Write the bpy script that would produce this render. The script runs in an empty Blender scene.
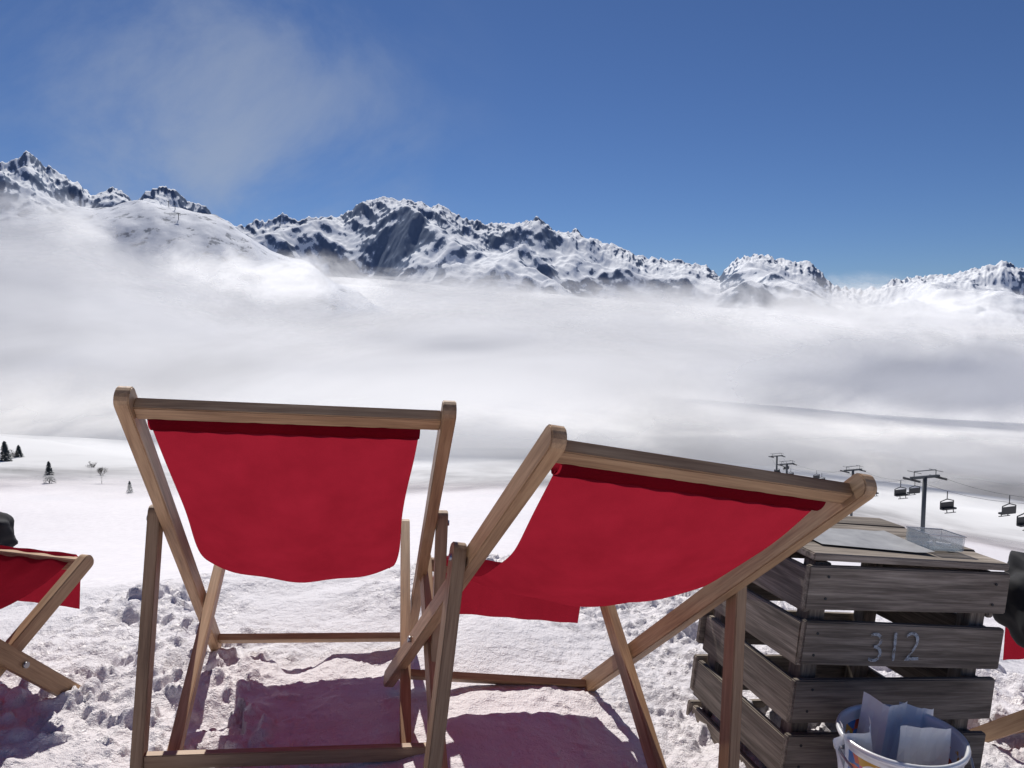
import bpy, bmesh, math, random
import numpy as np
from mathutils import Vector, Matrix
random.seed(4); rng=np.random.default_rng(4)
F=770.0; CAMZ=1.07; PITCH=math.atan(64/770)
sc=bpy.context.scene

# ------------------------------------------------------------ camera
cam=bpy.data.cameras.new('camera'); co=bpy.data.objects.new('camera',cam)
sc.collection.objects.link(co); sc.camera=co
co.location=(0,0,CAMZ); co.rotation_euler=(math.pi/2-PITCH,0,0)
cam.sensor_width=36; cam.lens=36*F/1024; cam.clip_start=0.05; cam.clip_end=60000

def P(px,py,Y):
    u=(px-512)/F; v=(384-py)/F
    dy=math.cos(PITCH)+v*math.sin(PITCH); dz=-math.sin(PITCH)+v*math.cos(PITCH)
    return Vector((u*Y/dy,Y,CAMZ+dz*Y/dy))

# ------------------------------------------------------------ light
SUN_AZ=math.radians(-13); SUN_EL=math.radians(48)
sdir=Vector((math.sin(SUN_AZ)*math.cos(SUN_EL),math.cos(SUN_AZ)*math.cos(SUN_EL),math.sin(SUN_EL)))
sl=bpy.data.lights.new('sun','SUN'); sl.energy=4.3; sl.angle=math.radians(.5); sl.color=(1,.96,.9)
so=bpy.data.objects.new('sun',sl); sc.collection.objects.link(so)
so.rotation_euler=sdir.to_track_quat('Z','Y').to_euler(); so.location=(0,0,30)
w=bpy.data.worlds.new('World'); sc.world=w; w.use_nodes=True
nt=w.node_tree; N=nt.nodes; Lk=nt.links
bg=N['Background']; sky=N.new('ShaderNodeTexSky'); sky.sky_type='NISHITA'; sky.sun_disc=False
sky.sun_elevation=SUN_EL; sky.sun_rotation=SUN_AZ; sky.altitude=2300; sky.air_density=1.0; sky.dust_density=.3; sky.ozone_density=4
bg.inputs[1].default_value=.055
tint=N.new('ShaderNodeMixRGB'); tint.blend_type='MULTIPLY'; tint.inputs[0].default_value=1; tint.inputs[2].default_value=(.72,.87,1.14,1)
Lk.new(sky.outputs[0],tint.inputs[1])
tc=N.new('ShaderNodeTexCoord'); mp=N.new('ShaderNodeMapping'); mp.inputs['Scale'].default_value=(3.2,3.2,4.0)
mp.inputs['Rotation'].default_value=(0,.9,0)
no=N.new('ShaderNodeTexNoise'); no.inputs['Scale'].default_value=1.1; no.inputs['Detail'].default_value=7; no.inputs['Roughness'].default_value=.6
no.inputs['Distortion'].default_value=.5
Lk.new(tc.outputs['Generated'],mp.inputs[0]); Lk.new(mp.outputs[0],no.inputs['Vector'])
r1=N.new('ShaderNodeMapRange'); r1.interpolation_type='SMOOTHSTEP'; r1.inputs[1].default_value=.38; r1.inputs[2].default_value=.74
Lk.new(no.outputs[0],r1.inputs[0])
vm=N.new('ShaderNodeVectorMath'); vm.operation='DISTANCE'
nv=N.new('ShaderNodeVectorMath'); nv.operation='NORMALIZE'; Lk.new(tc.outputs['Generated'],nv.inputs[0])
Lk.new(nv.outputs[0],vm.inputs[0]); vm.inputs[1].default_value=Vector((-.34,.90,.18)).normalized()
r2=N.new('ShaderNodeMapRange'); r2.interpolation_type='SMOOTHSTEP'; r2.inputs[1].default_value=.40; r2.inputs[2].default_value=.02
r2.inputs[3].default_value=0; r2.inputs[4].default_value=.62
Lk.new(vm.outputs['Value'],r2.inputs[0])
mu=N.new('ShaderNodeMath'); mu.operation='MULTIPLY'; Lk.new(r1.outputs[0],mu.inputs[0]); Lk.new(r2.outputs[0],mu.inputs[1])
mx=N.new('ShaderNodeMixRGB'); Lk.new(mu.outputs[0],mx.inputs[0]); Lk.new(tint.outputs[0],mx.inputs[1]); mx.inputs[2].default_value=(6.8,7.8,9.6,1)
Lk.new(mx.outputs[0],bg.inputs[0])
sc.view_settings.view_transform='Standard'; sc.view_settings.look='None'; sc.view_settings.exposure=0

# ------------------------------------------------------------ numpy noise
def _h(ix,iy,s):
    n=(ix.astype(np.int64)*374761393+iy.astype(np.int64)*668265263+s*1442695041)&0xffffffff
    n=((n^(n>>13))*1274126177)&0xffffffff
    n=(n^(n>>16))&0xffffffff
    return n/4294967295.0
def vnoise(x,y,s=0):
    ix=np.floor(x);iy=np.floor(y);fx=x-ix;fy=y-iy
    fx=fx*fx*fx*(fx*(fx*6-15)+10);fy=fy*fy*fy*(fy*(fy*6-15)+10)
    a=_h(ix,iy,s);b=_h(ix+1,iy,s);c=_h(ix,iy+1,s);d=_h(ix+1,iy+1,s)
    return (a*(1-fx)+b*fx)*(1-fy)+(c*(1-fx)+d*fx)*fy
def pnoise(x,y,s=0):
    ix=np.floor(x);iy=np.floor(y);fx=x-ix;fy=y-iy
    sx=fx*fx*fx*(fx*(fx*6-15)+10);sy=fy*fy*fy*(fy*(fy*6-15)+10)
    def g(i,j):
        a=_h(ix+i,iy+j,s)*2*math.pi; return np.cos(a)*(fx-i)+np.sin(a)*(fy-j)
    return ((g(0,0)*(1-sx)+g(1,0)*sx)*(1-sy)+(g(0,1)*(1-sx)+g(1,1)*sx)*sy)*1.5
def fbm(x,y,o=4,s=0,g=.5):
    t=0;a=1;n=0
    for i in range(o):
        t=t+a*vnoise(x*2**i+i*17.3,y*2**i-i*9.1,s+i); n+=a; a*=g
    return t/n
def ridged(x,y,o=5,s=0,g=.5,pw=1.5):
    t=0;a=1;n=0;wt=1
    for i in range(o):
        c,q=math.cos(i*.7+.3),math.sin(i*.7+.3)
        v=np.clip(1-np.abs(pnoise((x*c-y*q)*2**i+i*7.3,(x*q+y*c)*2**i,s+i))*1.35,0,1)
        v=v**pw
        t=t+a*v*wt; wt=np.clip(v*1.6,.25,1); n+=a; a*=g
    return t/n
def worley(x,y,s=0):
    ix=np.floor(x);iy=np.floor(y);d=np.full(x.shape,9.0);hh=np.zeros(x.shape)
    for i in(-1,0,1):
        for j in(-1,0,1):
            cx=ix+i;cy=iy+j
            qx=cx+_h(cx,cy,s);qy=cy+_h(cx,cy,s+5)
            e=np.hypot(x-qx,y-qy); m=e<d
            d=np.where(m,e,d); hh=np.where(m,_h(cx,cy,s+9),hh)
    return d,hh
def sm(a,b,x):
    t=np.clip((x-a)/(b-a),0,1); return t*t*(3-2*t)

# ------------------------------------------------------------ node helpers
def newmat(name):
    m=bpy.data.materials.new(name); m.use_nodes=True
    n=m.node_tree; b=n.nodes['Principled BSDF']; return m,n,b
def ramp(n,fac,stops):
    r=n.nodes.new('ShaderNodeValToRGB'); e=r.color_ramp.elements
    while len(e)<len(stops): e.new(.5)
    for i,(p,c) in enumerate(stops): e[i].position=p; e[i].color=(*c,1)
    n.links.new(fac,r.inputs[0]); return r.outputs[0]
def noise(n,scale,detail=4,rough=.5,vec=None,dist=0):
    t=n.nodes.new('ShaderNodeTexNoise'); t.inputs['Scale'].default_value=scale; t.inputs['Detail'].default_value=detail
    t.inputs['Roughness'].default_value=rough; t.inputs['Distortion'].default_value=dist
    if vec is not None: n.links.new(vec,t.inputs['Vector'])
    return t.outputs[0]
def mapping(n,src,scale,loc=(0,0,0)):
    m=n.nodes.new('ShaderNodeMapping'); m.inputs['Scale'].default_value=scale; m.inputs['Location'].default_value=loc; n.links.new(src,m.inputs[0]); return m.outputs[0]
def coord(n,k='Object'): return n.nodes.new('ShaderNodeTexCoord').outputs[k]
def wpos(n): return n.nodes.new('ShaderNodeNewGeometry').outputs['Position']
def bump(n,h,b,strength=.5,dist=.01):
    u=n.nodes.new('ShaderNodeBump'); u.inputs['Strength'].default_value=strength; u.inputs['Distance'].default_value=dist
    n.links.new(h,u.inputs['Height']); n.links.new(u.outputs[0],b.inputs['Normal']); return u
def math_(n,op,a,b=None,clamp=False):
    m=n.nodes.new('ShaderNodeMath'); m.operation=op; m.use_clamp=clamp
    for i,v in enumerate((a,b)):
        if v is None: continue
        if isinstance(v,(int,float)): m.inputs[i].default_value=v
        else: n.links.new(v,m.inputs[i])
    return m.outputs[0]
def mrange(n,v,a,b,c=0,d=1,smooth=True):
    m=n.nodes.new('ShaderNodeMapRange'); m.interpolation_type='SMOOTHSTEP' if smooth else 'LINEAR'
    for i,q in enumerate((a,b,c,d)): m.inputs[i+1].default_value=q
    n.links.new(v,m.inputs[0]); return m.outputs[0]
def mixc(n,f,a,b,mode='MIX'):
    m=n.nodes.new('ShaderNodeMixRGB'); m.blend_type=mode
    for i,v in enumerate((f,a,b)):
        if isinstance(v,(int,float)): m.inputs[i].default_value=v
        elif isinstance(v,tuple): m.inputs[i].default_value=(*v,1)
        else: n.links.new(v,m.inputs[i])
    return m.outputs[0]

# ------------------------------------------------------------ materials
def wood_mat(name,c1,c2,c3,rough=.55,gr=1.0):
    m,n,b=newmat(name); v=coord(n)
    oi=n.nodes.new('ShaderNodeObjectInfo')
    add=n.nodes.new('ShaderNodeVectorMath'); add.operation='ADD'; n.links.new(v,add.inputs[0])
    sc_=n.nodes.new('ShaderNodeVectorMath'); sc_.operation='SCALE'; sc_.inputs[0].default_value=(7,13,9); n.links.new(oi.outputs['Random'],sc_.inputs['Scale'])
    n.links.new(sc_.outputs[0],add.inputs[1]); v=add.outputs[0]
    a=noise(n,1.0,5,.6,mapping(n,v,(5*gr,90*gr,90*gr)),.6)
    f=noise(n,1.0,3,.6,mapping(n,v,(14*gr,420*gr,420*gr)))
    l=noise(n,1.0,3,.5,mapping(n,v,(2.5,12,12)))
    s=math_(n,'ADD',math_(n,'MULTIPLY',a,.55),math_(n,'ADD',math_(n,'MULTIPLY',f,.25),math_(n,'MULTIPLY',l,.35)))
    c=ramp(n,s,[(.38,c1),(.56,c2),(.74,c3)])
    tone=math_(n,'ADD',math_(n,'MULTIPLY',oi.outputs['Random'],.45),.78)
    tn=n.nodes.new('ShaderNodeCombineXYZ'); [n.links.new(tone,tn.inputs[i]) for i in range(3)]
    c=mixc(n,1.0,c,tn.outputs[0],'MULTIPLY')
    n.links.new(c,b.inputs['Base Color']); b.inputs['Roughness'].default_value=rough
    bump(n,s,b,.35,.002); return m
M_wood=wood_mat('beech_wood',(.20,.105,.05),(.39,.235,.125),(.56,.37,.21),.5)
M_old=wood_mat('weathered_wood',(.045,.036,.029),(.18,.148,.118),(.40,.34,.28),.88,.8)

def fabric_mat():
    m=bpy.data.materials.new('red_canvas'); m.use_nodes=True; n=m.node_tree; n.nodes.clear()
    out=n.nodes.new('ShaderNodeOutputMaterial'); d=n.nodes.new('ShaderNodeBsdfDiffuse'); t=n.nodes.new('ShaderNodeBsdfTranslucent')
    mi=n.nodes.new('ShaderNodeMixShader'); mi.inputs[0].default_value=.48
    v=coord(n,'UV')
    l=noise(n,4,4,.6,v); g=noise(n,260,2,.6,v)
    s=math_(n,'ADD',math_(n,'MULTIPLY',l,.6),math_(n,'MULTIPLY',g,.4))
    n.links.new(ramp(n,s,[(.3,(.13,.006,.013)),(.7,(.21,.010,.022))]),d.inputs[0])
    n.links.new(ramp(n,s,[(.3,(.28,.012,.024)),(.7,(.41,.020,.040))]),t.inputs[0])
    wv=n.nodes.new('ShaderNodeTexWave'); wv.inputs['Scale'].default_value=110; n.links.new(v,wv.inputs['Vector'])
    w2=n.nodes.new('ShaderNodeTexWave'); w2.inputs['Scale'].default_value=110; w2.bands_direction='Y'; n.links.new(v,w2.inputs['Vector'])
    u=n.nodes.new('ShaderNodeBump'); u.inputs['Strength'].default_value=.25; u.inputs['Distance'].default_value=.001
    n.links.new(math_(n,'ADD',math_(n,'ADD',wv.outputs[1],w2.outputs[1]),math_(n,'MULTIPLY',l,3)),u.inputs['Height'])
    n.links.new(u.outputs[0],d.inputs['Normal']); n.links.new(u.outputs[0],t.inputs['Normal'])
    n.links.new(d.outputs[0],mi.inputs[1]); n.links.new(t.outputs[0],mi.inputs[2]); n.links.new(mi.outputs[0],out.inputs[0]); return m
M_fab=fabric_mat()
def simple(name,c,rough=.6,metal=0,var=.25,scale=20):
    m,n,b=newmat(name); f=noise(n,scale,4,.6,coord(n))
    n.links.new(mixc(n,f,tuple(x*(1-var) for x in c),tuple(min(1,x*(1+var)) for x in c)),b.inputs['Base Color'])
    b.inputs['Roughness'].default_value=rough; b.inputs['Metallic'].default_value=metal; return m
M_steel=simple('zinc_steel',(.45,.45,.46),.35,.9,.1)
M_dark=simple('dark_metal',(.025,.028,.032),.5,.2)
M_grey=simple('galvanised_pylon',(.06,.07,.08),.6,.2)
M_black=simple('black_cloth',(.012,.012,.015),.85,0,.4,30)
M_bark=simple('bark',(.07,.06,.055),.9)
M_paper=simple('paper',(.84,.84,.85),.8,0,.04)
M_rub=simple('cable',(.03,.03,.035),.6)

def snow_ground():
    m,n,b=newmat('snow'); v=wpos(n)
    l=noise(n,.9,4,.6,v); fcl=noise(n,38,4,.65,v); gr=noise(n,220,2,.7,v); big=noise(n,.02,4,.6,v); md=noise(n,9,4,.6,v)
    c=ramp(n,l,[(.3,(.75,.71,.728)),(.65,(.85,.81,.825))])
    dn=noise(n,3.2,7,.72,v); c=mixc(n,ramp(n,dn,[(.60,(0,0,0)),(.72,(.35,.35,.35))]),c,(.48,.40,.34))
    c=mixc(n,ramp(n,big,[(.55,(0,0,0)),(.75,(.3,.3,.3))]),c,(.62,.66,.72))
    n.links.new(c,b.inputs['Base Color']); b.inputs['Roughness'].default_value=.45
    b.inputs['Specular IOR Level'].default_value=.4
    s=math_(n,'ADD',math_(n,'MULTIPLY',md,1.8),math_(n,'ADD',math_(n,'MULTIPLY',fcl,.9),math_(n,'MULTIPLY',gr,.35))); bump(n,s,b,.85,.015); return m
M_snow=snow_ground()

# ------------------------------------------------------------ mesh helpers
def link(o,parent=None):
    sc.collection.objects.link(o)
    if parent is not None:
        o.parent=parent; o.matrix_parent_inverse=parent.matrix_world.inverted()
    return o
def mesh_obj(name,verts,faces,mat,parent=None,smooth=True,uv=None):
    me=bpy.data.meshes.new(name); me.from_pydata([tuple(v) for v in verts],[],faces)
    if smooth: me.polygons.foreach_set('use_smooth',[True]*len(me.polygons))
    if mat: me.materials.append(mat)
    if uv is not None:
        l=me.uv_layers.new(); 
        for lp in me.loops: l.data[lp.index].uv=uv[lp.vertex_index]
    me.update(); o=bpy.data.objects.new(name,me); return link(o,parent)
def empty(name,loc):
    o=bpy.data.objects.new(name,None); o.empty_display_size=.2; o.location=loc; sc.collection.objects.link(o)
    bpy.context.view_layer.update(); return o
def grid_np(name,X,Y,Z,mat,parent=None,uv=None):
    r,c=X.shape; v=np.stack([X.ravel(),Y.ravel(),Z.ravel()],1)
    i=np.arange(r*c).reshape(r,c)
    f=np.stack([i[:-1,:-1].ravel(),i[:-1,1:].ravel(),i[1:,1:].ravel(),i[1:,:-1].ravel()],1)
    me=bpy.data.meshes.new(name); me.vertices.add(len(v)); me.vertices.foreach_set('co',v.ravel())
    me.loops.add(f.size); me.loops.foreach_set('vertex_index',f.ravel().astype(np.int32))
    me.polygons.add(len(f)); me.polygons.foreach_set('loop_start',(np.arange(len(f))*4).astype(np.int32))
    me.polygons.foreach_set('use_smooth',np.ones(len(f),bool))
    me.update(calc_edges=True); me.materials.append(mat)
    if uv is not None:
        l=me.uv_layers.new(); q=np.stack([uv[0].ravel(),uv[1].ravel()],1)[f.ravel()]
        l.data.foreach_set('uv',q.ravel())
    o=bpy.data.objects.new(name,me); return link(o,parent)
def beam(name,p0,p1,side,ws,wt,mat,parent,rnd=0.0,bev=.002):
    p0=Vector(p0);p1=Vector(p1);x=(p1-p0);L=x.length;x.normalize()
    y=Vector(side); y=(y-x*y.dot(x)).normalized(); z=x.cross(y)
    bm=bmesh.new(); bmesh.ops.create_cube(bm,size=1)
    for v in bm.verts: v.co=Vector((v.co.x*L,v.co.y*ws,v.co.z*wt))
    if rnd>0:
        es=[e for e in bm.edges if abs(e.verts[0].co.y-e.verts[1].co.y)>ws*.9]
        bmesh.ops.bevel(bm,geom=es,offset=rnd,segments=4,affect='EDGES',profile=.5)
    if bev>0:
        es=[e for e in bm.edges if e.calc_face_angle(0)>.9]
        bmesh.ops.bevel(bm,geom=es,offset=bev,segments=2,affect='EDGES',clamp_overlap=True)
    me=bpy.data.meshes.new(name); bm.to_mesh(me); bm.free(); me.materials.append(mat)
    o=bpy.data.objects.new(name,me)
    M=Matrix((x,y,z)).transposed().to_4x4(); M.translation=(p0+p1)/2
    o.matrix_world=M; 
    sc.collection.objects.link(o); o.parent=parent; o.matrix_parent_inverse=parent.matrix_world.inverted(); return o
def rod(name,p0,p1,r,mat,parent,seg=12):
    p0=Vector(p0);p1=Vector(p1);d=p1-p0
    bm=bmesh.new(); bmesh.ops.create_cone(bm,cap_ends=True,segments=seg,radius1=r,radius2=r,depth=d.length)
    for f in bm.faces: f.smooth=len(f.verts)==4
    me=bpy.data.meshes.new(name); bm.to_mesh(me); bm.free(); me.materials.append(mat)
    o=bpy.data.objects.new(name,me); M=d.to_track_quat('Z','Y').to_matrix().to_4x4(); M.translation=(p0+p1)/2
    o.matrix_world=M; sc.collection.objects.link(o); o.parent=parent; o.matrix_parent_inverse=parent.matrix_world.inverted(); return o

# ------------------------------------------------------------ deck chair
def deckchair(O,r,incl,fb,sagp=-.68,w=.62,top=1.31):
    r=Vector(r).normalized(); O=Vector(O)
    f=Vector((0,0,1)).cross(r).normalized(); up=r.cross(f).normalized()
    def W(a,b,c): return O+r*a+f*b+up*c
    ci,si=math.cos(incl),math.sin(incl)
    E=empty('deck_chair',W(w/2,.6,-.88))
    th=.027; wd=.046
    def A(s,a): return W(a,s*ci,-s*si)
    for k,a in enumerate((th/2,w-th/2)):
        beam(f'long_rail_{k+1}',A(-.025,a),A(top,a),r,th,wd,M_wood,E,.02)
    beam('top_bar',A(.026,th),A(.026,w-th),(f*ci-up*si),.036,.026,M_wood,E)
    beam('foot_bar',A(top-.07,th),A(top-.07,w-th),(f*ci-up*si),.034,.02,M_wood,E)
    q0=(fb+.02,-.895); q1=(.955,-.47)
    for k,a in enumerate((th+.005+th/2,w-th-.005-th/2)):
        beam(f'seat_rail_{k+1}',W(a,*q0),W(a,*q1),r,th,.042,M_wood,E,.018)
    beam('front_bar',W(2*th+.005,.93,-.485),W(w-2*th-.005,.93,-.485),up,.034,.024,M_wood,E)
    pv=.46
    for k,a in enumerate((-th/2-.003,w+th/2+.003)):
        beam(f'prop_rail_{k+1}',W(a,pv*ci+(pv*ci-fb)*.06,-pv*si+.03),W(a,fb,-.90),r,th,.042,M_wood,E,.018)
        rod(f'bolt_{k+1}',W(a-.018,pv*ci,-pv*si),W(a+.018,pv*ci,-pv*si),.007,M_steel,E)
    beam('prop_bar',W(-.003,fb+.004,-.848),W(w+.003,fb+.004,-.848),up,.034,.022,M_wood,E)
    for k,a in enumerate((-.004,w+.004)):
        s=.955; rod(f'pivot_{k+1}',A(s,a-.004),A(s,a+.004),.008,M_steel,E)
    s0=.064
    def bez(t):
        p=[(s0*ci,-s0*si-.012),(.30,-.33),(.52,sagp),(.945,-.462)]
        k=[(1-t)**3,3*t*(1-t)**2,3*t*t*(1-t),t**3]
        return sum(k[i]*p[i][0] for i in range(4)),sum(k[i]*p[i][1] for i in range(4))
    pts=[bez(i/48) for i in range(49)]
    pts+=[(.957,-.478),(.960,-.50),(.958,-.53),(.955,-.57),(.951,-.625)]
    nv=33; V=[];UV=[];Fc=[]
    tot=len(pts); off=-.010
    ph=random.random()*9
    for i,(a,b) in enumerate(pts):
        t=min(1,i/48); wl=.257-.028*t; env=math.sin(math.pi*t)
        for j in range(nv):
            q=j/(nv-1)*2-1
            sag=.036*(1-q*q)*env**.8
            wr=.0045*math.sin(q*8+ph+t*5)*env+.004*math.sin(t*24+q*2+ph)*abs(q)**3*env
            wr+=.007*env*math.sin(q*11+t*6+ph)*math.exp(-((t-.12)/.10)**2)
            wr+=.004*math.sin(q*14+ph)*math.exp(-((t-.9)/.1)**2)
            edge=.006*math.sin(t*13+ph)*q*env
            V.append(W(w/2+off*(1-t)+q*wl*(1-.05*env)+edge,a-sag*.5-wr*.6,b-sag+wr)); UV.append((q*.5+.5,i/48*2))
    for i in range(tot-1):
        for j in range(nv-1):
            k=i*nv+j; Fc.append((k,k+1,k+1+nv,k+nv))
    mesh_obj('canvas_sling',V,Fc,M_fab,E,True,UV)
    V=[];UV=[];Fc=[];ns=16
    for i in range(61):
        q=i/60*2-1
        for j in range(ns):
            t=j/ns*2*math.pi
            ra=.025+.0015*math.sin(i*.9+j); rb=.0185+.0012*math.sin(i*.63)
            a=math.cos(t)*ra; b=math.sin(t)*rb
            s=s0-.004+a
            V.append(W(w/2+off+q*.2585,s*ci-b*si,-s*si-b*ci)); UV.append((q*.5+.5,j/ns*.1))
    for i in range(60):
        for j in range(ns): Fc.append((i*ns+j,i*ns+(j+1)%ns,(i+1)*ns+(j+1)%ns,(i+1)*ns+j))
    mesh_obj('hem_sleeve',V,Fc,M_fab,E,True,UV)
    return E,W
O1=Vector((-.733,1.423,CAMZ-.147)); deckchair(O1,(.985,.168,-.062),math.radians(42.6),.25,-.655,.63)
O2=Vector((.053,1.202,CAMZ-.188)); deckchair(O2,(.947,.265,-.185),math.radians(40.5),.20,-.44,.62)
def place(right_foot,yaw,tilt,incl,right=True):
    r=Vector((math.cos(yaw),-math.sin(yaw),tilt)).normalized()
    f=Vector((0,0,1)).cross(r).normalized(); up=r.cross(f)
    foot=Vector(right_foot); O=foot-(r*.62 if right else r*0)-f*1.31*math.cos(incl)+up*1.31*math.sin(incl)
    return deckchair(O,r,incl,.24)
place((-1.175,2.13,-.045),math.radians(14),-.02,math.radians(44))
E4,W4=place((1.38,2.24,-.20),math.radians(-24),-.14,math.radians(42),False)

# ------------------------------------------------------------ crate
def crate():
    r=Vector((.955,.25,-.125)).normalized(); f=Vector((0,0,1)).cross(r).normalized(); up=r.cross(f)
    Wd,D,H=.555,.44,.62
    O=Vector((.705,1.75,.524))-up*H
    def W(a,b,c): return O+r*a+f*b+up*c
    E=empty('wooden_crate',W(Wd/2,D/2,0))
    n=0
    for a in (.02,Wd-.06):
        for b in (.02,D-.06):
            n+=1; beam(f'corner_post_{n}',W(a+.02,b+.02,0.0),W(a+.02,b+.02,H-.02),r,.045,.045,M_old,E)
    hs=.104;gap=.031
    for k in range(5):
        zc=H-.02-hs/2-k*(hs+gap)
        j=lambda:random.uniform(-.006,.006)
        beam(f'front_slat_{k+1}',W(-.012+j(),-.002,zc+j()),W(Wd+.012+j(),-.002+j(),zc+j()),up,hs,.018,M_old,E,0,.003)
        beam(f'back_slat_{k+1}',W(-.01,D+.002,zc+j()),W(Wd+.01,D+.002,zc+j()),up,hs,.018,M_old,E,0,.003)
        beam(f'left_slat_{k+1}',W(.006,.012,zc+j()-.012),W(.006+j(),D-.01,zc+j()-.012),up,hs,.018,M_old,E,0,.003)
        beam(f'right_slat_{k+1}',W(Wd-.006,.012,zc+j()-.012),W(Wd-.006,D-.01,zc+j()-.012),up,hs,.018,M_old,E,0,.003)
    for k in range(4):
        b=-.01+.057+k*.116
        beam(f'top_board_{k+1}',W(-.014+random.uniform(-.006,.006),b,H+.0),W(Wd+.016+random.uniform(-.01,.01),b,H+.0+random.uniform(-.002,.002)),f,.110,.018,M_old,E,0,.003)
    bm=bmesh.new()
    for k in range(4):
        zc=H-.02-hs/2-k*(hs+gap)
        for a in (.03,Wd-.035):
            for dz in (-.025,.027):
                M=Matrix.Translation(W(a+random.uniform(-.006,.006),-.0115,zc+dz))@f.to_track_quat('Z','Y').to_matrix().to_4x4()
                bmesh.ops.create_cone(bm,cap_ends=True,segments=8,radius1=.0035,radius2=.0035,depth=.002,matrix=M)
    me=bpy.data.meshes.new('nail_heads'); bm.to_mesh(me); bm.free(); me.materials.append(M_dark); link(bpy.data.objects.new('nail_heads',me),E)
    cu=bpy.data.curves.new('chalk_number','FONT'); cu.body='312'; cu.size=.105; cu.extrude=.0003; cu.offset=-.0012; cu.space_character=1.0
    m=bpy.data.materials.new('chalk'); m.use_nodes=True; nn=m.node_tree; b=nn.nodes['Principled BSDF']
    b.inputs['Base Color'].default_value=(.50,.55,.60,1); b.inputs['Roughness'].default_value=1
    nz=noise(nn,60,5,.75,coord(nn)); nn.links.new(ramp(nn,nz,[(.38,(0,0,0)),(.60,(.8,.8,.8))]),b.inputs['Alpha'])
    cu.materials.append(m); t=bpy.data.objects.new('chalk_number',cu)
    M=Matrix((r,up,-f)).transposed().to_4x4()@Matrix.Rotation(.04,4,'Z'); M.translation=W(.165,-.0175,H-.02-hs*1.5-gap-.038); t.matrix_world=M
    sc.collection.objects.link(t); t.parent=E; t.matrix_parent_inverse=E.matrix_world.inverted()
    return W,H,r,f,up
CW,CH,cr,cf,cup=crate()

def tray():
    m,n,b=newmat('clear_glass'); b.inputs['Base Color'].default_value=(.6,.66,.68,1); b.inputs['Roughness'].default_value=.08
    f=noise(n,12,2,.5,coord(n)); n.links.new(math_(n,'ADD',math_(n,'MULTIPLY',f,.25),.22),b.inputs['Alpha'])
    base=CW(.43,.10,CH+.0125); E=empty('ashtray',base)
    W=lambda a,b_,c: base+cr*a+cf*b_+cup*c
    beam('bottom',W(-.055,0,.003),W(.055,0,.003),cf,.075,.005,m,E,0,.001)
    beam('wall_front',W(-.055,-.0375,.021),W(.055,-.0375,.021),cup,.036,.005,m,E,0,.001)
    beam('wall_back',W(-.055,.0375,.021),W(.055,.0375,.021),cup,.036,.005,m,E,0,.001)
    beam('wall_left',W(-.0525,-.034,.021),W(-.0525,.034,.021),cup,.036,.005,m,E,0,.001)
    beam('wall_right',W(.0525,-.034,.021),W(.0525,.034,.021),cup,.036,.005,m,E,0,.001)
    for nm,a,b_ in (('rim_front',-.0385,-.0385),('rim_back',.0385,.0385)): beam(nm,W(-.058,a,.0405),W(.058,b_,.0405),cf,.005,.0025,M_steel,E,0,.0005)
    for nm,a in (('rim_left',-.056),('rim_right',.056)): beam(nm,W(a,-.035,.0405),W(a,.035,.0405),cr,.004,.0025,M_steel,E,0,.0005)
    for k,(a,b_,q) in enumerate(((-.02,.0,.5),(.015,.01,-.7),(.02,-.012,.2))):
        rod(f'cigarette_end_{k+1}',W(a,b_,.010),W(a+.025*math.cos(q),b_+.025*math.sin(q),.011),.0038,M_paper,E,8)
tray()
def sheet():
    m,n,b=newmat('grey_card'); f=noise(n,18,4,.6,coord(n)); n.links.new(ramp(n,f,[(.3,(.26,.26,.27)),(.7,(.40,.40,.40))]),b.inputs['Base Color']); b.inputs['Roughness'].default_value=.7
    V=[];Fc=[]
    for i in range(13):
        for j in range(9):
            a=.06+i/12*.30; bb=.03+j/8*.20
            V.append(CW(a+.1*bb,bb-.12*a+.04,CH+.0135+.003*math.sin(i*.5)*math.sin(j*.6)+.006*max(0,(i-10)/2)**2))
    for i in range(12):
        for j in range(8): k=i*9+j; Fc.append((k,k+9,k+10,k+1))
    mesh_obj('card_sheet',V,Fc,m)
sheet()

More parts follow.
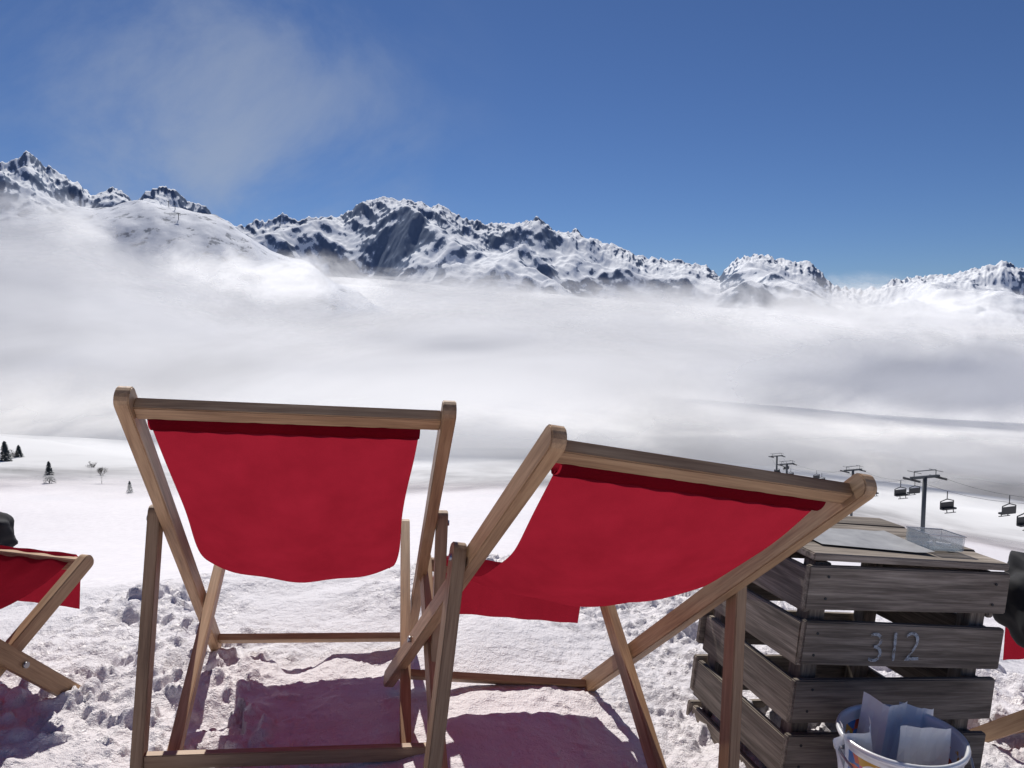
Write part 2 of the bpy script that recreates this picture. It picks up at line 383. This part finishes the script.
# ------------------------------------------------------------ bucket
def bucket():
    c=Vector((.825,1.565,-.068)); E=empty('bucket',c); hz=1.25
    m,n,b=newmat('printed_tin'); v=coord(n)
    sp=n.nodes.new('ShaderNodeSeparateXYZ'); n.links.new(v,sp.inputs[0])
    vo=n.nodes.new('ShaderNodeTexVoronoi'); vo.inputs['Scale'].default_value=20; n.links.new(v,vo.inputs['Vector'])
    vc=n.nodes.new('ShaderNodeSeparateXYZ'); n.links.new(vo.outputs['Color'],vc.inputs[0])
    col=ramp(n,vc.outputs[0],[(.0,(.75,.13,.05)),(.3,(.8,.45,.06)),(.55,(.08,.2,.5)),(.8,(.75,.1,.3))])
    for q in n.nodes:
        if q.type=='VALTORGB': q.color_ramp.interpolation='CONSTANT'
    nz=noise(n,16,3,.5,v,1.2); band=math_(n,'LESS_THAN',sp.outputs[2],.240)
    mask=math_(n,'MULTIPLY',math_(n,'GREATER_THAN',nz,.49),band)
    n.links.new(mixc(n,mask,(.82,.83,.84),col),b.inputs['Base Color']); b.inputs['Roughness'].default_value=.3
    n.links.new(math_(n,'MULTIPLY',math_(n,'SUBTRACT',1,mask),.35),b.inputs['Metallic'])
    prof=[(.0,.0),(.085,.0),(.088,.004),(.118,.19),(.121,.2),(.126,.203),(.128,.208),(.126,.213),(.121,.213),(.117,.206),(.114,.19),(.085,.01),(0,.008)]
    S=64;V=[];Fc=[]
    for (a,z) in prof:
        for k in range(S):
            t=2*math.pi*k/S; V.append((a*math.cos(t),a*math.sin(t),z*hz))
    for i in range(len(prof)-1):
        for k in range(S): Fc.append((i*S+k,i*S+(k+1)%S,(i+1)*S+(k+1)%S,(i+1)*S+k))
    o=mesh_obj('body',V,Fc,m,None); o.location=c; o.parent=E; bpy.context.view_layer.update(); o.matrix_parent_inverse=E.matrix_world.inverted()
    cu=bpy.data.curves.new('handle','CURVE'); cu.dimensions='3D'; cu.bevel_depth=.003; s=cu.splines.new('POLY'); pts=[]
    for k in range(25):
        t=math.pi*k/24; pts.append((c.x+.135*math.cos(t),c.y-.135*math.sin(t)*.96,c.z+.240-.055*math.sin(t)))
    s.points.add(len(pts)-1)
    for i,p in enumerate(pts): s.points[i].co=(*p,1)
    cu.materials.append(M_steel); link(bpy.data.objects.new('handle',cu),E)
    for k,sg in enumerate((-1,1)): rod(f'ear_{k+1}',c+Vector((sg*.118,0,.240)),c+Vector((sg*.140,0,.240)),.009,M_steel,E)
    def paper(nm,cx,cy,w_,h_,yaw,roll,lean,fold,z0=.14):
        V=[];Fc=[]
        for i in range(9):
            for j in range(7):
                a=(i/8-.5)*w_; bb=j/6*h_
                y=abs(a)*fold+bb*math.sin(lean)+.003*math.sin(i*1.7+j)
                x=a; z=bb*math.cos(lean)
                x,z=x*math.cos(roll)-z*math.sin(roll),x*math.sin(roll)+z*math.cos(roll)
                V.append(c+Vector((cx+x*math.cos(yaw)-y*math.sin(yaw),cy+x*math.sin(yaw)+y*math.cos(yaw),z0+z)))
        for i in range(8):
            for j in range(6): k=i*7+j; Fc.append((k,k+1,k+8,k+7))
        mesh_obj(nm,V,Fc,M_paper,E,False)
    paper('paper_1',-.055,.0,.085,.15,.5,.25,-.1,.8)
    paper('paper_2',-.03,.035,.09,.165,-.3,-.12,.05,1.1)
    paper('paper_3',.035,-.015,.105,.15,-.05,-.04,-.05,.05)
    paper('paper_4',.045,.04,.10,.15,.25,-.3,.15,.3)
    paper('paper_5',-.085,.02,.06,.14,.9,.35,.1,.5)
bucket()

# ------------------------------------------------------------ black bags on the neighbouring chairs
def bag(name,c,s):
    bm=bmesh.new(); bmesh.ops.create_icosphere(bm,subdivisions=4,radius=1)
    for v in bm.verts:
        p=v.co; n=.10*math.sin(p.x*5+p.z*3)+.07*math.sin(p.y*7+p.z*5)+.04*math.sin(p.z*13+p.x*9)
        q=[math.copysign(abs(k)**.7,k) for k in p]
        v.co=Vector((q[0]*s[0],q[1]*s[1],q[2]*s[2]))*(1+n)
    for f in bm.faces: f.smooth=True
    me=bpy.data.meshes.new(name+'_body'); bm.to_mesh(me); bm.free(); me.materials.append(M_black)
    E=empty(name,c); o=bpy.data.objects.new('body',me); sc.collection.objects.link(o); o.parent=E
    cu=bpy.data.curves.new('strap','CURVE'); cu.dimensions='3D'; cu.bevel_depth=.008; sp=cu.splines.new('POLY'); sp.points.add(12)
    for i in range(13):
        t=math.pi*i/12; sp.points[i].co=(s[0]*.5*math.cos(t),-s[1]*.9,s[2]*(.9+.35*math.sin(t)),1)
    cu.materials.append(M_black); o=bpy.data.objects.new('strap',cu); sc.collection.objects.link(o); o.parent=E
bag('backpack',P(1042,602,1.95),(.08,.10,.11))
bag('backpack',P(-12,535,2.35),(.062,.07,.065))

# ------------------------------------------------------------ ground sheet
def ground_z(x,y,detail=True):
    r=np.hypot(x,y); az=np.arctan2(x,y)
    near=np.interp(x,[-6,-3,-1,-.4,-.12,.1,.5,.8,1.2,2,4],[.15,.08,.03,.015,.03,.0,-.075,-.08,-.13,-.28,-.5])
    lr=np.log(np.maximum(r,.1))
    k=np.array([3.0,4,6,15,50,135,300,450,540,800,1500,3000,6000,20000])
    v0=np.array([.352,.345,.33,.315,.298,.272,.222,.190,.20,.33,.33,.2,.1,.035])
    base=np.interp(lr,np.log(k),v0)
    sl=np.interp(az,[-1.2,-.60,-.42,-.2,.1,.6,1.2],[-.07,-.045,-.022,-.004,.0,.03,.05])*sm(30,300,r)
    far=CAMZ-np.abs(r)*(base+sl)
    back=sm(1.3,1.9,np.abs(az)); far=far*(1-back)+back*(r*.05)*1
    t=sm(2.7,4.2,r); z=near*(1-t)+far*t
    z=z+(near*.9)*t*np.exp(-(r-2.7).clip(0)/10)
    if detail:
        a=1-sm(5,14,r)
        wx=x+.09*(fbm(x*4,y*4,3,71)-.5)*2; wy=y+.09*(fbm(x*4+9,y*4,3,72)-.5)*2
        d1,h1=worley(wx*4.0,wy*4.0,11)
        wx=x+.03*(fbm(x*24,y*24,3,75)-.5)*2; wy=y+.03*(fbm(x*24+9,y*24,3,76)-.5)*2
        d2,h2=worley(wx*17,wy*17,31); d3,h3=worley(wx*36,wy*36,47)
        tr=1.25*(.15+1.05*sm(.38,.60,fbm(x*.9,y*.9,3,88)))
        z=z+a*(.05*(fbm(x*2.3,y*2.3,4,1)-.5)+tr*(.020*(.6-d1)*(h1>.35)+(.005+.017*h2)*sm(.6,.1,d2)*(h2>.45)*sm(.3,.55,vnoise(x*2.1,y*2.1,77))
             +.006*sm(.6,.1,d3)*(h3>.5)+.044*(fbm(x*9,y*9,5,7,.52)-.5)-.032*sm(.50,.15,d1)*(h1<.2)))
        z=z+.04*np.exp(-((y-3.15-.15*np.sin(x*1.3))/.28)**2)*(fbm(x*5,y*5,3,21)-.15)*(1-back)
        z=z+sm(4,12,r)*(1-sm(300,600,r))*(.35*(fbm(x/6,y/6,4,40)-.5)*sm(5,40,r)+1.8*(fbm(x/45,y/45,4,50)-.5)*sm(30,120,r)*1.6)
        z=z+.06*sm(3,5,r)*(1-sm(30,60,r))*(fbm(x*1.4,y*3.2,4,60)-.5)*2
    return z
az=np.concatenate([np.linspace(-math.pi,-.75,40)[:-1],np.linspace(-.75,.75,680),np.linspace(.75,math.pi,40)[1:]])
rr=np.concatenate([np.array([.05,.3,.6]),np.exp(np.linspace(math.log(.8),math.log(1.5),60))[:-1],np.exp(np.linspace(math.log(1.5),math.log(7),520))[:-1],np.exp(np.linspace(math.log(7),math.log(16000),300))])
A_,R_=np.meshgrid(az,rr); X=R_*np.sin(A_);Y=R_*np.cos(A_)
grid_np('snow_ground',X,Y,ground_z(X,Y),M_snow)

# ------------------------------------------------------------ mountains
prof=[(-700,190),(-400,170),(-200,200),(-100,175),(0,166),(20,162),(38,151),(56,167),(75,182),(98,196),(120,185),(138,195),(165,182),(185,186),(220,210),(240,220),(265,214),(290,209),(320,218),(345,218),(365,206),(388,202),(410,205),(440,208),(465,224),(490,229),(520,223),(538,219),(555,233),(575,229),(600,244),(640,259),(680,260),(705,266),(718,277),(735,262),(760,257),(790,263),(810,265),(830,285),(860,290),(890,282),(920,280),(950,276),(975,271),(1000,263),(1015,266),(1040,278),(1150,258),(1400,270),(1800,250)]
def mountains():
    us=np.array([(p-512)/F for p,_ in prof]); es=np.array([(320-q)/F for _,q in prof])
    azs=np.linspace(math.atan(us[0]),math.atan(us[-1]),2000)
    nr=380; rs=np.linspace(0,1,nr)
    A,T=np.meshgrid(azs,rs)
    u=np.tan(A)
    uu=u[0]; e_raw=np.interp(uu,us,es)
    def blur(v,w):
        k=np.hanning(w); k/=k.sum(); return np.convolve(np.pad(v,w//2,mode='edge'),k,'valid')[:len(v)]
    e_s=blur(e_raw,91)[None,:]+0*u
    crest=7200+900*(fbm(u*2.2,u*0,3,9)-.5)*2
    r0=3600; r=r0+(crest+1500-r0)*T
    D=r; x=u*D; y=D
    tc_=(crest-r0)/(crest+1500-r0)
    q=np.clip(T/tc_,0,1)
    jag=np.abs(pnoise(u*45+T*9,T*14+3.3,5))+.5*np.abs(pnoise(u*100,T*30+1.7,6))+.3*np.abs(pnoise(u*220,T*60+1.2,7))
    near_c=sm(.45,1,q)
    e=e_s+(e_raw[None,:]-e_s)*near_c**1.5+.009*(.5-jag)*sm(.75,1,q)
    Hc=e*crest; zb=-350
    z=zb+(Hc-zb)*q**1.2
    back=np.clip((T-tc_)/(1-tc_),0,1); z=np.where(T>tc_,Hc-back*900,z)
    wx=x+.75*y+160*(fbm(x/900,y/900,2,2)-.5)*2; wy=y-.5*x+160*(fbm(x/900,y/900,2,4)-.5)*2
    rg=ridged(wx/1500,wy/2200,6,3,.36,.9)
    rg2=ridged((x-.5*y)/560,(y+.3*x)/900,4,13,.40,.9)
    win=np.clip(np.sin(np.clip(q,0,1)*math.pi*.985),0,1)**.6*(1-back)
    amp=.40+.60*np.clip(e_s/.14,0,1)
    z=z+win*amp*((rg-.72)*760+(rg2-.65)*150)
    z=z+((ridged(x/170,y/230,3,23,.45,.9)-.65)*15)*(.3+.7*win)
    m,n,b=newmat('mountain_rock_snow')
    g=n.nodes.new('ShaderNodeNewGeometry'); sp=n.nodes.new('ShaderNodeSeparateXYZ'); n.links.new(g.outputs['Normal'],sp.inputs[0])
    n1=noise(n,.0022,9,.62,g.outputs['Position']); n2=noise(n,1.0,6,.74,mapping(n,g.outputs['Position'],(.020,.014,.007)))
    s=math_(n,'ADD',math_(n,'MULTIPLY',sp.outputs[2],.9),math_(n,'ADD',math_(n,'MULTIPLY',math_(n,'SUBTRACT',n1,.5),.75),math_(n,'MULTIPLY',math_(n,'SUBTRACT',n2,.5),.42)))
    c=ramp(n,s,[(.55,(.12,.165,.25)),(.625,(.21,.27,.38)),(.655,(.90,.92,.95))])  # rock tinted pale blue: distance haze is painted into the base colour
    n.links.new(c,b.inputs['Base Color']); b.inputs['Roughness'].default_value=.9; b.inputs['Specular IOR Level'].default_value=.1
    bump(n,n2,b,.25,8)
    grid_np('mountain_range',x,y,z+CAMZ,m)
mountains()

def hill():
    pr=[(-500,330),(-250,290),(-60,235),(0,222),(60,216),(100,211),(130,207),(160,206),(190,209),(220,219),(250,236),(280,252),(310,266),(340,284),(400,320),(600,420)]
    us=np.array([(p-512)/F for p,_ in pr]); es=np.array([(320-q)/F for _,q in pr])
    u,T=np.meshgrid(np.linspace(us[0],us[-1],360),np.linspace(0,1,180))
    D=1500+1400*T; x=u*D;y=D
    e=np.interp(u,us,es); e=e+.0025*(fbm(u*25,u*0,4,2)-.5)
    q=np.sin(np.clip(T,0,1)*math.pi)
    crest=2200; z=-350+(e*crest+350)*q**.75
    z=z+26*(ridged((x+.5*y)/190,y/520,4,6,.4)-.5)*q**2+6*(fbm(x/35,y/35,4,8)-.5)
    m,n,b=newmat('hill_snow'); g=n.nodes.new('ShaderNodeNewGeometry')
    n1=noise(n,.02,8,.7,g.outputs['Position']); c=ramp(n,n1,[(.40,(.14,.17,.23)),(.44,(.60,.63,.70)),(.7,(.70,.73,.79))])
    n.links.new(c,b.inputs['Base Color']); b.inputs['Roughness'].default_value=.8; bump(n,n1,b,.4,6)
    o=grid_np('snow_hill',x,y,z+CAMZ,m)
    for px,tt in ((176,.46),(181,.40),(186,.34)):
        uu=(px-512)/F; i=int(tt*179); j=int((uu-us[0])/(us[-1]-us[0])*359)
        b0=Vector((float(x[i,j]),float(y[i,j]),float(z[i,j])+CAMZ-2)); E=empty('lift_mast',b0)
        rod('post',b0,b0+Vector((0,0,17)),.9,M_grey,E,8); beam('crossarm',b0+Vector((-5,0,17)),b0+Vector((5,0,17)),(0,0,1),1.3,1.2,M_grey,E,0,0)
hill()

# ------------------------------------------------------------ clouds
def cloudsea():
    pr=[(-700,276),(0,276),(340,276),(450,287),(550,294),(620,300),(700,306),(850,318),(1024,327),(1700,334)]
    us=np.array([(p-512)/F for p,_ in pr]); es=np.array([(320-q)/F for _,q in pr])
    u,T=np.meshgrid(np.linspace(-1.5,1.5,500),np.linspace(0,1,200))
    D=1300+3700*T; e=np.interp(u,us,es); x=u*D;y=D
    z=D*(e-.045*(1-T))+(-60)*(1-T)+34*(fbm(x/700,y/700,3,3)-.5)+ 14*(fbm(x/160,y/160,4,9)-.5)
    z=np.where(T>.97,z-150*(T-.97)/.03,z)
    m,n,b=newmat('cloud_top'); b.inputs['Roughness'].default_value=1; b.inputs['Specular IOR Level'].default_value=0
    n1=noise(n,.01,5,.6,wpos(n)); n.links.new(ramp(n,n1,[(.3,(.84,.85,.87)),(.6,(.94,.94,.945))]),b.inputs['Base Color'])
    grid_np('cloud_sea',x,y,z+CAMZ,m)
cloudsea()

def mist_base(name,col,tr,seed=0,dark=.80,sc_=.0045):
    m=bpy.data.materials.new(name); m.use_nodes=True; n=m.node_tree; n.nodes.clear()
    out=n.nodes.new('ShaderNodeOutputMaterial'); d=n.nodes.new('ShaderNodeBsdfDiffuse'); t=n.nodes.new('ShaderNodeBsdfTranslucent'); tp=n.nodes.new('ShaderNodeBsdfTransparent')
    nz=noise(n,sc_,4,.55,mapping(n,wpos(n),(1,1,2.2),(seed*13.7+5,seed*3.1,seed*9)),.5)
    c=ramp(n,nz,[(.36,tuple(k*dark for k in col)),(.58,col)])  # soft grey shading of the fog is painted in as noise on the albedo
    n.links.new(c,d.inputs[0]); n.links.new(c,t.inputs[0])
    a=n.nodes.new('ShaderNodeMixShader'); a.inputs[0].default_value=tr; n.links.new(d.outputs[0],a.inputs[1]); n.links.new(t.outputs[0],a.inputs[2])
    mi=n.nodes.new('ShaderNodeMixShader'); n.links.new(tp.outputs[0],mi.inputs[1]); n.links.new(a.outputs[0],mi.inputs[2]); n.links.new(mi.outputs[0],out.inputs[0])
    return m,n,mi
def mist_mat(name,seed,amax,lo0,lo1,hi0,hi1,sc_,namp=.9,col=(.98,.98,.982),tr=.08,vlo=.45):
    m,n,mi=mist_base(name,col,tr,seed,.82)
    uv=n.nodes.new('ShaderNodeSeparateXYZ'); n.links.new(coord(n,'UV'),uv.inputs[0]); v=uv.outputs[1]
    nz=noise(n,sc_,4,.58,mapping(n,wpos(n),(1,1,1.5),(seed*37,seed*11,seed*5)),.5)
    k=math_(n,'MULTIPLY',math_(n,'SUBTRACT',nz,.5),namp)
    vv=math_(n,'ADD',v,math_(n,'MULTIPLY',k,.75)); vl=math_(n,'SUBTRACT',v,math_(n,'MULTIPLY',k,vlo))
    al=math_(n,'MULTIPLY',mrange(n,vl,lo0,lo1),mrange(n,vv,hi1,hi0))
    al=math_(n,'MULTIPLY',al,mrange(n,v,1.0,.93)); al=math_(n,'MULTIPLY',al,mrange(n,v,0,.05))
    al=math_(n,'MULTIPLY',al,amax); n.links.new(al,mi.inputs[0])
    return m
def bank(name,y0,y1,zlo,pr,mat,seed,pw=1.3,bul=5):
    u,T=np.meshgrid(np.linspace(-1.6,1.6,200),np.linspace(0,1,80))
    D=y0+(y1-y0)*T; x=u*D; y=D+0*x
    xs=[p[0] for p in pr]; zs=[p[1] for p in pr]
    zt=np.interp(u*y1,xs,zs)
    z=zlo+(zt-zlo)*T**pw
    z=z+bul*2*(fbm(x/260+seed,y/260,2,seed)-.5)*np.sin(T*math.pi)
    y=y+60*(fbm(x/260+seed,T*2,3,seed+4)-.5)
    grid_np(name,x,y,z+CAMZ,mat,None,(u,T))
# a thin skin of ground mist that follows the slope itself, a few metres above the snow
def ground_mist():
    u,T=np.meshgrid(np.linspace(-1.5,1.5,260),np.linspace(0,1,90))
    r=225+330*T; azm=np.arctan(u); x=r*np.sin(azm); y=r*np.cos(azm)
    z=ground_z(x,y,False)+1.5+13*T**1.2+3*(fbm(x/60,y/60,3,5)-.5)*T
    grid_np('ground_mist',x,y,z,mist_mat('mist_g',6,.97,.02,.42,1.5,2.0,.016,.9,vlo=.55),None,(u,T))
ground_mist()
K=lambda D,l:[((p-512)/F*D,(320-q)/F*D) for p,q in l]
top=lambda dy:[(-500,160+dy),(0,174+dy),(70,192+dy),(140,230+dy),(220,256+dy),(320,272+dy),(450,262+dy),(620,268+dy),(800,292+dy),(1024,324+dy),(1500,335+dy)]
bank('fog_bank',330,660,-62,K(660,top(30)),mist_mat('mist_a',1,.80,.03,.36,.58,1.0,.010),1,1.3,3)
bank('fog_bank',390,950,-90,K(950,top(8)),mist_mat('mist_b',2,.94,.0,.14,.55,.98,.008),2,1.4,4)
bank('fog_bank',560,1250,-150,K(1250,top(-4)),mist_mat('mist_c',3,1.0,.0,.15,.60,.98,.006),3,1.3,6)
bank('cloud_wisps',3000,5100,-150,K(5100,[(-500,248),(0,248),(340,260),(450,272),(620,288),(800,304),(1024,312),(1500,318)]),mist_mat('mist_d',4,.75,.2,.5,.6,.98,.003),4,1.0,0)

def puff(name,D,px0,px1,py0,py1,seed,amax,tr,sc_,col=(.98,.98,.982),soft=.75,lean=.25,nam=1.3):
    x0,x1=(px0-512)/F*D,(px1-512)/F*D; z1,z0=(320-py0)/F*D,(320-py1)/F*D
    U,V=np.meshgrid(np.linspace(0,1,60),np.linspace(0,1,40))
    x=x0+(x1-x0)*U; z=z0+(z1-z0)*V
    y=D+(V-.5)*(z1-z0)*lean+.12*(x1-x0)*((U-.5)**2)*2+18*(fbm(U*3+seed,V*2,2,seed)-.5)
    m,n,mi=mist_base('mist_'+name+str(seed),col,tr,seed+20,.88,.008)
    uv=coord(n,'UV'); nz=noise(n,sc_,5,.55,mapping(n,wpos(n),(1,1,1.6),(seed*41,seed*17,seed*7)),.6)
    vs=n.nodes.new('ShaderNodeVectorMath'); vs.operation='SUBTRACT'; n.links.new(uv,vs.inputs[0]); vs.inputs[1].default_value=(.5,.5,0)
    ln=n.nodes.new('ShaderNodeVectorMath'); ln.operation='LENGTH'; n.links.new(vs.outputs[0],ln.inputs[0])
    rr_=ln.outputs['Value']
    q=math_(n,'ADD',math_(n,'MULTIPLY',rr_,2.0),math_(n,'MULTIPLY',math_(n,'SUBTRACT',nz,.5),nam))
    al=mrange(n,q,.95,.95-soft); al=math_(n,'MULTIPLY',al,mrange(n,rr_,.5,.36)); al=math_(n,'MULTIPLY',al,amax)
    n.links.new(al,mi.inputs[0])
    grid_np(name,x,y,z+CAMZ,m,None,(U,V))
puff('fog_puff',1400,-420,270,175,400,1,1.0,.88,.0060,soft=.6)
puff('fog_puff',1330,60,420,235,340,7,.9,.88,.0080,soft=.7)
puff('fog_puff',1150,180,820,262,400,2,.85,.88,.008)
puff('fog_puff',1000,520,1150,268,360,3,.85,.88,.010)
puff('fog_puff',430,600,1330,318,450,4,.88,.18,.012,(.82,.83,.85),.85,.25,1.0)  # shaded fog on the right: its grey is partly painted by a darker colour

# ------------------------------------------------------------ chairlift
def gz(x,y): return float(ground_z(np.array([float(x)]),np.array([float(y)]))[0])
def pylon(px,py_top,d):
    top=P(px,py_top,d); zg=gz(top.x,top.y); E=empty('chairlift_pylon',(top.x,top.y,zg))
    b=Vector((top.x,top.y,zg-.5)); rod('mast',b,top,.32,M_grey,E,14)
    ar=Vector((1,.35,0)).normalized()
    beam('crossarm',top-ar*2.9,top+ar*2.9,(0,0,1),.4,.35,M_grey,E,0,.02)
    al=Vector((-ar.y,ar.x,0))
    for k,sg in enumerate((-1,1)):
        c=top+ar*2.7*sg+Vector((0,0,-.25)); beam(f'sheave_train_{k+1}',c-al*1.6,c+al*1.6,(0,0,1),.32,.2,M_dark,E,0,.02)
        c2=top+ar*2.2*sg; beam(f'catwalk_{k+1}',c2-al*1.3+Vector((0,0,.9)),c2+al*1.3+Vector((0,0,.9)),(0,0,1),.07,.07,M_dark,E,0,0)
        beam(f'rail_post_{k+1}',c2,c2+Vector((0,0,.95)),(1,0,0),.08,.08,M_dark,E,0,0)
    beam('top_frame',top-ar*2.2+Vector((0,0,1.0)),top+ar*2.2+Vector((0,0,1.0)),(0,0,1),.12,.12,M_grey,E,0,0)
    return top,ar
pys=[pylon(1130,500,75),pylon(925,477,118),pylon(853,470,200),pylon(787,464,255),pylon(777,456,300)]
Ec=empty('lift_cable',pys[0][0])
for sg in(-1,1):
    for i in range(len(pys)-1):
        a=pys[i][0]+pys[i][1]*2.7*sg; b=pys[i+1][0]+pys[i+1][1]*2.7*sg
        prev=a
        for k in range(1,9):
            t=k/8; q=a.lerp(b,t)+Vector((0,0,-1.6*4*t*(1-t))); rod(f'cable_{i}_{k}_{sg+1}',prev,q,.022,M_rub,Ec,5); prev=q
def liftchair(seg,t,sg):
    a=pys[seg][0]+pys[seg][1]*2.7*sg; b=pys[seg+1][0]+pys[seg+1][1]*2.7*sg
    q=a.lerp(b,t)+Vector((0,0,-1.6*4*t*(1-t))); E=empty('chairlift_chair',q)
    ar=pys[seg][1]; al=Vector((-ar.y,ar.x,0))*(1 if sg>0 else -1)
    dn=Vector((0,0,-1))
    rod('hanger',q,q+dn*1.2,.06,M_dark,E,8)
    for k,s_ in enumerate((-1,1)):
        rod(f'side_bar_{k+1}',q+dn*1.1,q+dn*1.4+ar*1.2*s_,.07,M_dark,E,8)
        rod(f'arm_{k+1}',q+dn*1.4+ar*1.2*s_,q+dn*2.4+ar*1.2*s_,.07,M_dark,E,8)
        rod(f'foot_{k+1}',q+dn*2.4+ar*.6*s_+al*.5,q+dn*2.9+ar*.6*s_+al*.6,.06,M_dark,E,8)
    beam('seat',q+dn*2.4-ar*1.25+al*.25,q+dn*2.4+ar*1.25+al*.25,al,.6,.24,M_dark,E,0,.03)
    beam('backrest',q+dn*1.92-ar*1.25,q+dn*1.92+ar*1.25,dn,.8,.14,M_dark,E,0,.03)
    beam('footrest',q+dn*2.9-ar*1.0+al*.6,q+dn*2.9+ar*1.0+al*.6,al,.12,.08,M_dark,E,0,0)
for a in ((0,.32,-1),(0,.74,-1),(0,.55,1),(1,.10,-1),(1,.45,-1),(1,.2,1),(1,.75,-1),(2,.3,-1),(2,.6,1),(2,.8,-1),(3,.3,-1),(3,.6,1)): liftchair(*a)

# ------------------------------------------------------------ skiers
def skier(px,py,d,col):
    t=P(px,py,d); x,y=t.x,t.y; z=gz(x,y)
    E=empty('skier',(x,y,z)); me=bpy.data.meshes.new('body')
    v=[(0,0,.95),(0,.03,1.2),(0,.06,1.42),(0,.07,1.55),(0,.08,1.68),(.2,.05,1.40),(.32,.2,1.15),(.36,.42,1.05),(-.2,.05,1.40),(-.32,.2,1.15),(-.36,.42,1.05),
       (.11,0,.9),(.15,.14,.5),(.16,-.02,.08),(.16,.16,.06),(-.11,0,.9),(-.15,.14,.5),(-.16,-.02,.08),(-.16,.16,.06)]
    e=[(0,1),(1,2),(2,3),(3,4),(2,5),(5,6),(6,7),(2,8),(8,9),(9,10),(0,11),(11,12),(12,13),(13,14),(0,15),(15,16),(16,17),(17,18)]
    me.from_pydata(v,e,[]); o=bpy.data.objects.new('body',me); sc.collection.objects.link(o); o.parent=E; o.location=(0,0,0)
    sk=o.modifiers.new('skin','SKIN'); rad=[.16,.17,.18,.07,.13,.08,.06,.05,.08,.06,.05,.11,.09,.08,.07,.11,.09,.08,.07]
    for i,q in enumerate(rad): me.skin_vertices[0].data[i].radius=(q,q)
    me.skin_vertices[0].data[0].use_root=True
    s=o.modifiers.new('sub','SUBSURF'); s.levels=1; s.render_levels=1
    me.materials.append(simple('ski_wear',col,.8)); 
    for k,sg in enumerate((-1,1)):
        b=Vector((x,y,z))
        beam(f'ski_{k+1}',b+Vector((.16*sg,-.75,.02)),b+Vector((.16*sg,.95,.02)),(1,0,0),.09,.03,M_dark,E,0,0)
        rod(f'pole_{k+1}',b+Vector((.36*sg,.42,1.05)),b+Vector((.5*sg,.2,.0)),.012,M_dark,E,6)
skier(880,527,118,(.02,.03,.06)); skier(985,531,110,(.3,.05,.05)); skier(836,503,180,(.03,.03,.04)); skier(972,543,95,(.02,.05,.1))

# ------------------------------------------------------------ trees
def needles_mat():
    m,n,b=newmat('conifer_needles'); f=noise(n,.9,3,.6,coord(n)); n.links.new(ramp(n,f,[(.35,(.05,.065,.065)),(.65,(.11,.13,.125))]),b.inputs['Base Color']); b.inputs['Roughness'].default_value=.9; return m
M_nd=needles_mat()
def conifer(px,pyb,d,h):
    t=P(px,pyb,d); x,y=t.x,t.y; z=gz(x,y)-.2; E=empty('conifer_tree',(x,y,z))
    bm=bmesh.new(); bmesh.ops.create_cone(bm,cap_ends=True,segments=8,radius1=h*.025,radius2=h*.004,depth=h,matrix=Matrix.Translation((0,0,h/2)))
    me=bpy.data.meshes.new('trunk'); bm.to_mesh(me); bm.free(); me.materials.append(M_bark); o=bpy.data.objects.new('trunk',me); sc.collection.objects.link(o); o.parent=E
    V=[];Fc=[]
    for i in range(900):
        k=random.random()**.8; zz=h*(.10+.9*k); R=h*.28*(1-k)**.85*random.uniform(.35,1.1)+h*.01; a=random.random()*6.283
        c=Vector((R*math.cos(a),R*math.sin(a),zz-R*.35)); s=h*.03*random.uniform(.6,1.4)
        d1=Vector((math.cos(a),math.sin(a),-.5)).normalized()*s*1.6; d2=Vector((-math.sin(a),math.cos(a),random.uniform(-.4,.4)))*s*.7
        b=len(V); V+=[c-d1,c+d2,c+d1,c-d2]; Fc.append((b,b+1,b+2,b+3))
    me=bpy.data.meshes.new('needles'); me.from_pydata([tuple(v) for v in V],[],Fc); me.materials.append(M_nd); o=bpy.data.objects.new('needles',me); sc.collection.objects.link(o); o.parent=E
for a in ((48,452,252,7.5),(4,440,285,12),(18,440,300,10),(129,470,240,4.0),(-20,440,280,11)): conifer(*a)
def baretree(px,pyb,d,h):
    t=P(px,pyb,d); x,y=t.x,t.y; z=gz(x,y)-.2; E=empty('bare_tree',(x,y,z))
    segs=[]
    def br(p,dr,L,r,dep):
        q=p+dr*L; segs.append((p,q,r)); 
        if dep==0: return
        for k in range(3 if dep>1 else 4):
            nd=(dr+Vector((random.uniform(-.8,.8),random.uniform(-.8,.8),random.uniform(-.1,.6)))).normalized(); br(p.lerp(q,random.uniform(.4,1)),nd,L*.72,r*.6,dep-1)
    br(Vector((0,0,0)),Vector((0,0,1)),h*.30,h*.016,6)
    V=[];Fc=[]
    for p,q,r in segs:
        dd=(q-p).normalized(); a=dd.orthogonal().normalized(); b=dd.cross(a); k=len(V)
        for c,rr_ in ((p,r),(q,r*.65)):
            for j in range(3): t_=j*2.094; V.append(tuple(c+(a*math.cos(t_)+b*math.sin(t_))*rr_))
        for j in range(3): Fc.append((k+j,k+(j+1)%3,k+3+(j+1)%3,k+3+j))
    me=bpy.data.meshes.new('limbs'); me.from_pydata(V,[],Fc); me.materials.append(M_bark); o=bpy.data.objects.new('limbs',me); sc.collection.objects.link(o); o.parent=E
for a in ((101,466,262,9),(12,436,295,12),(-10,438,290,12),(90,462,285,8)): baretree(*a)
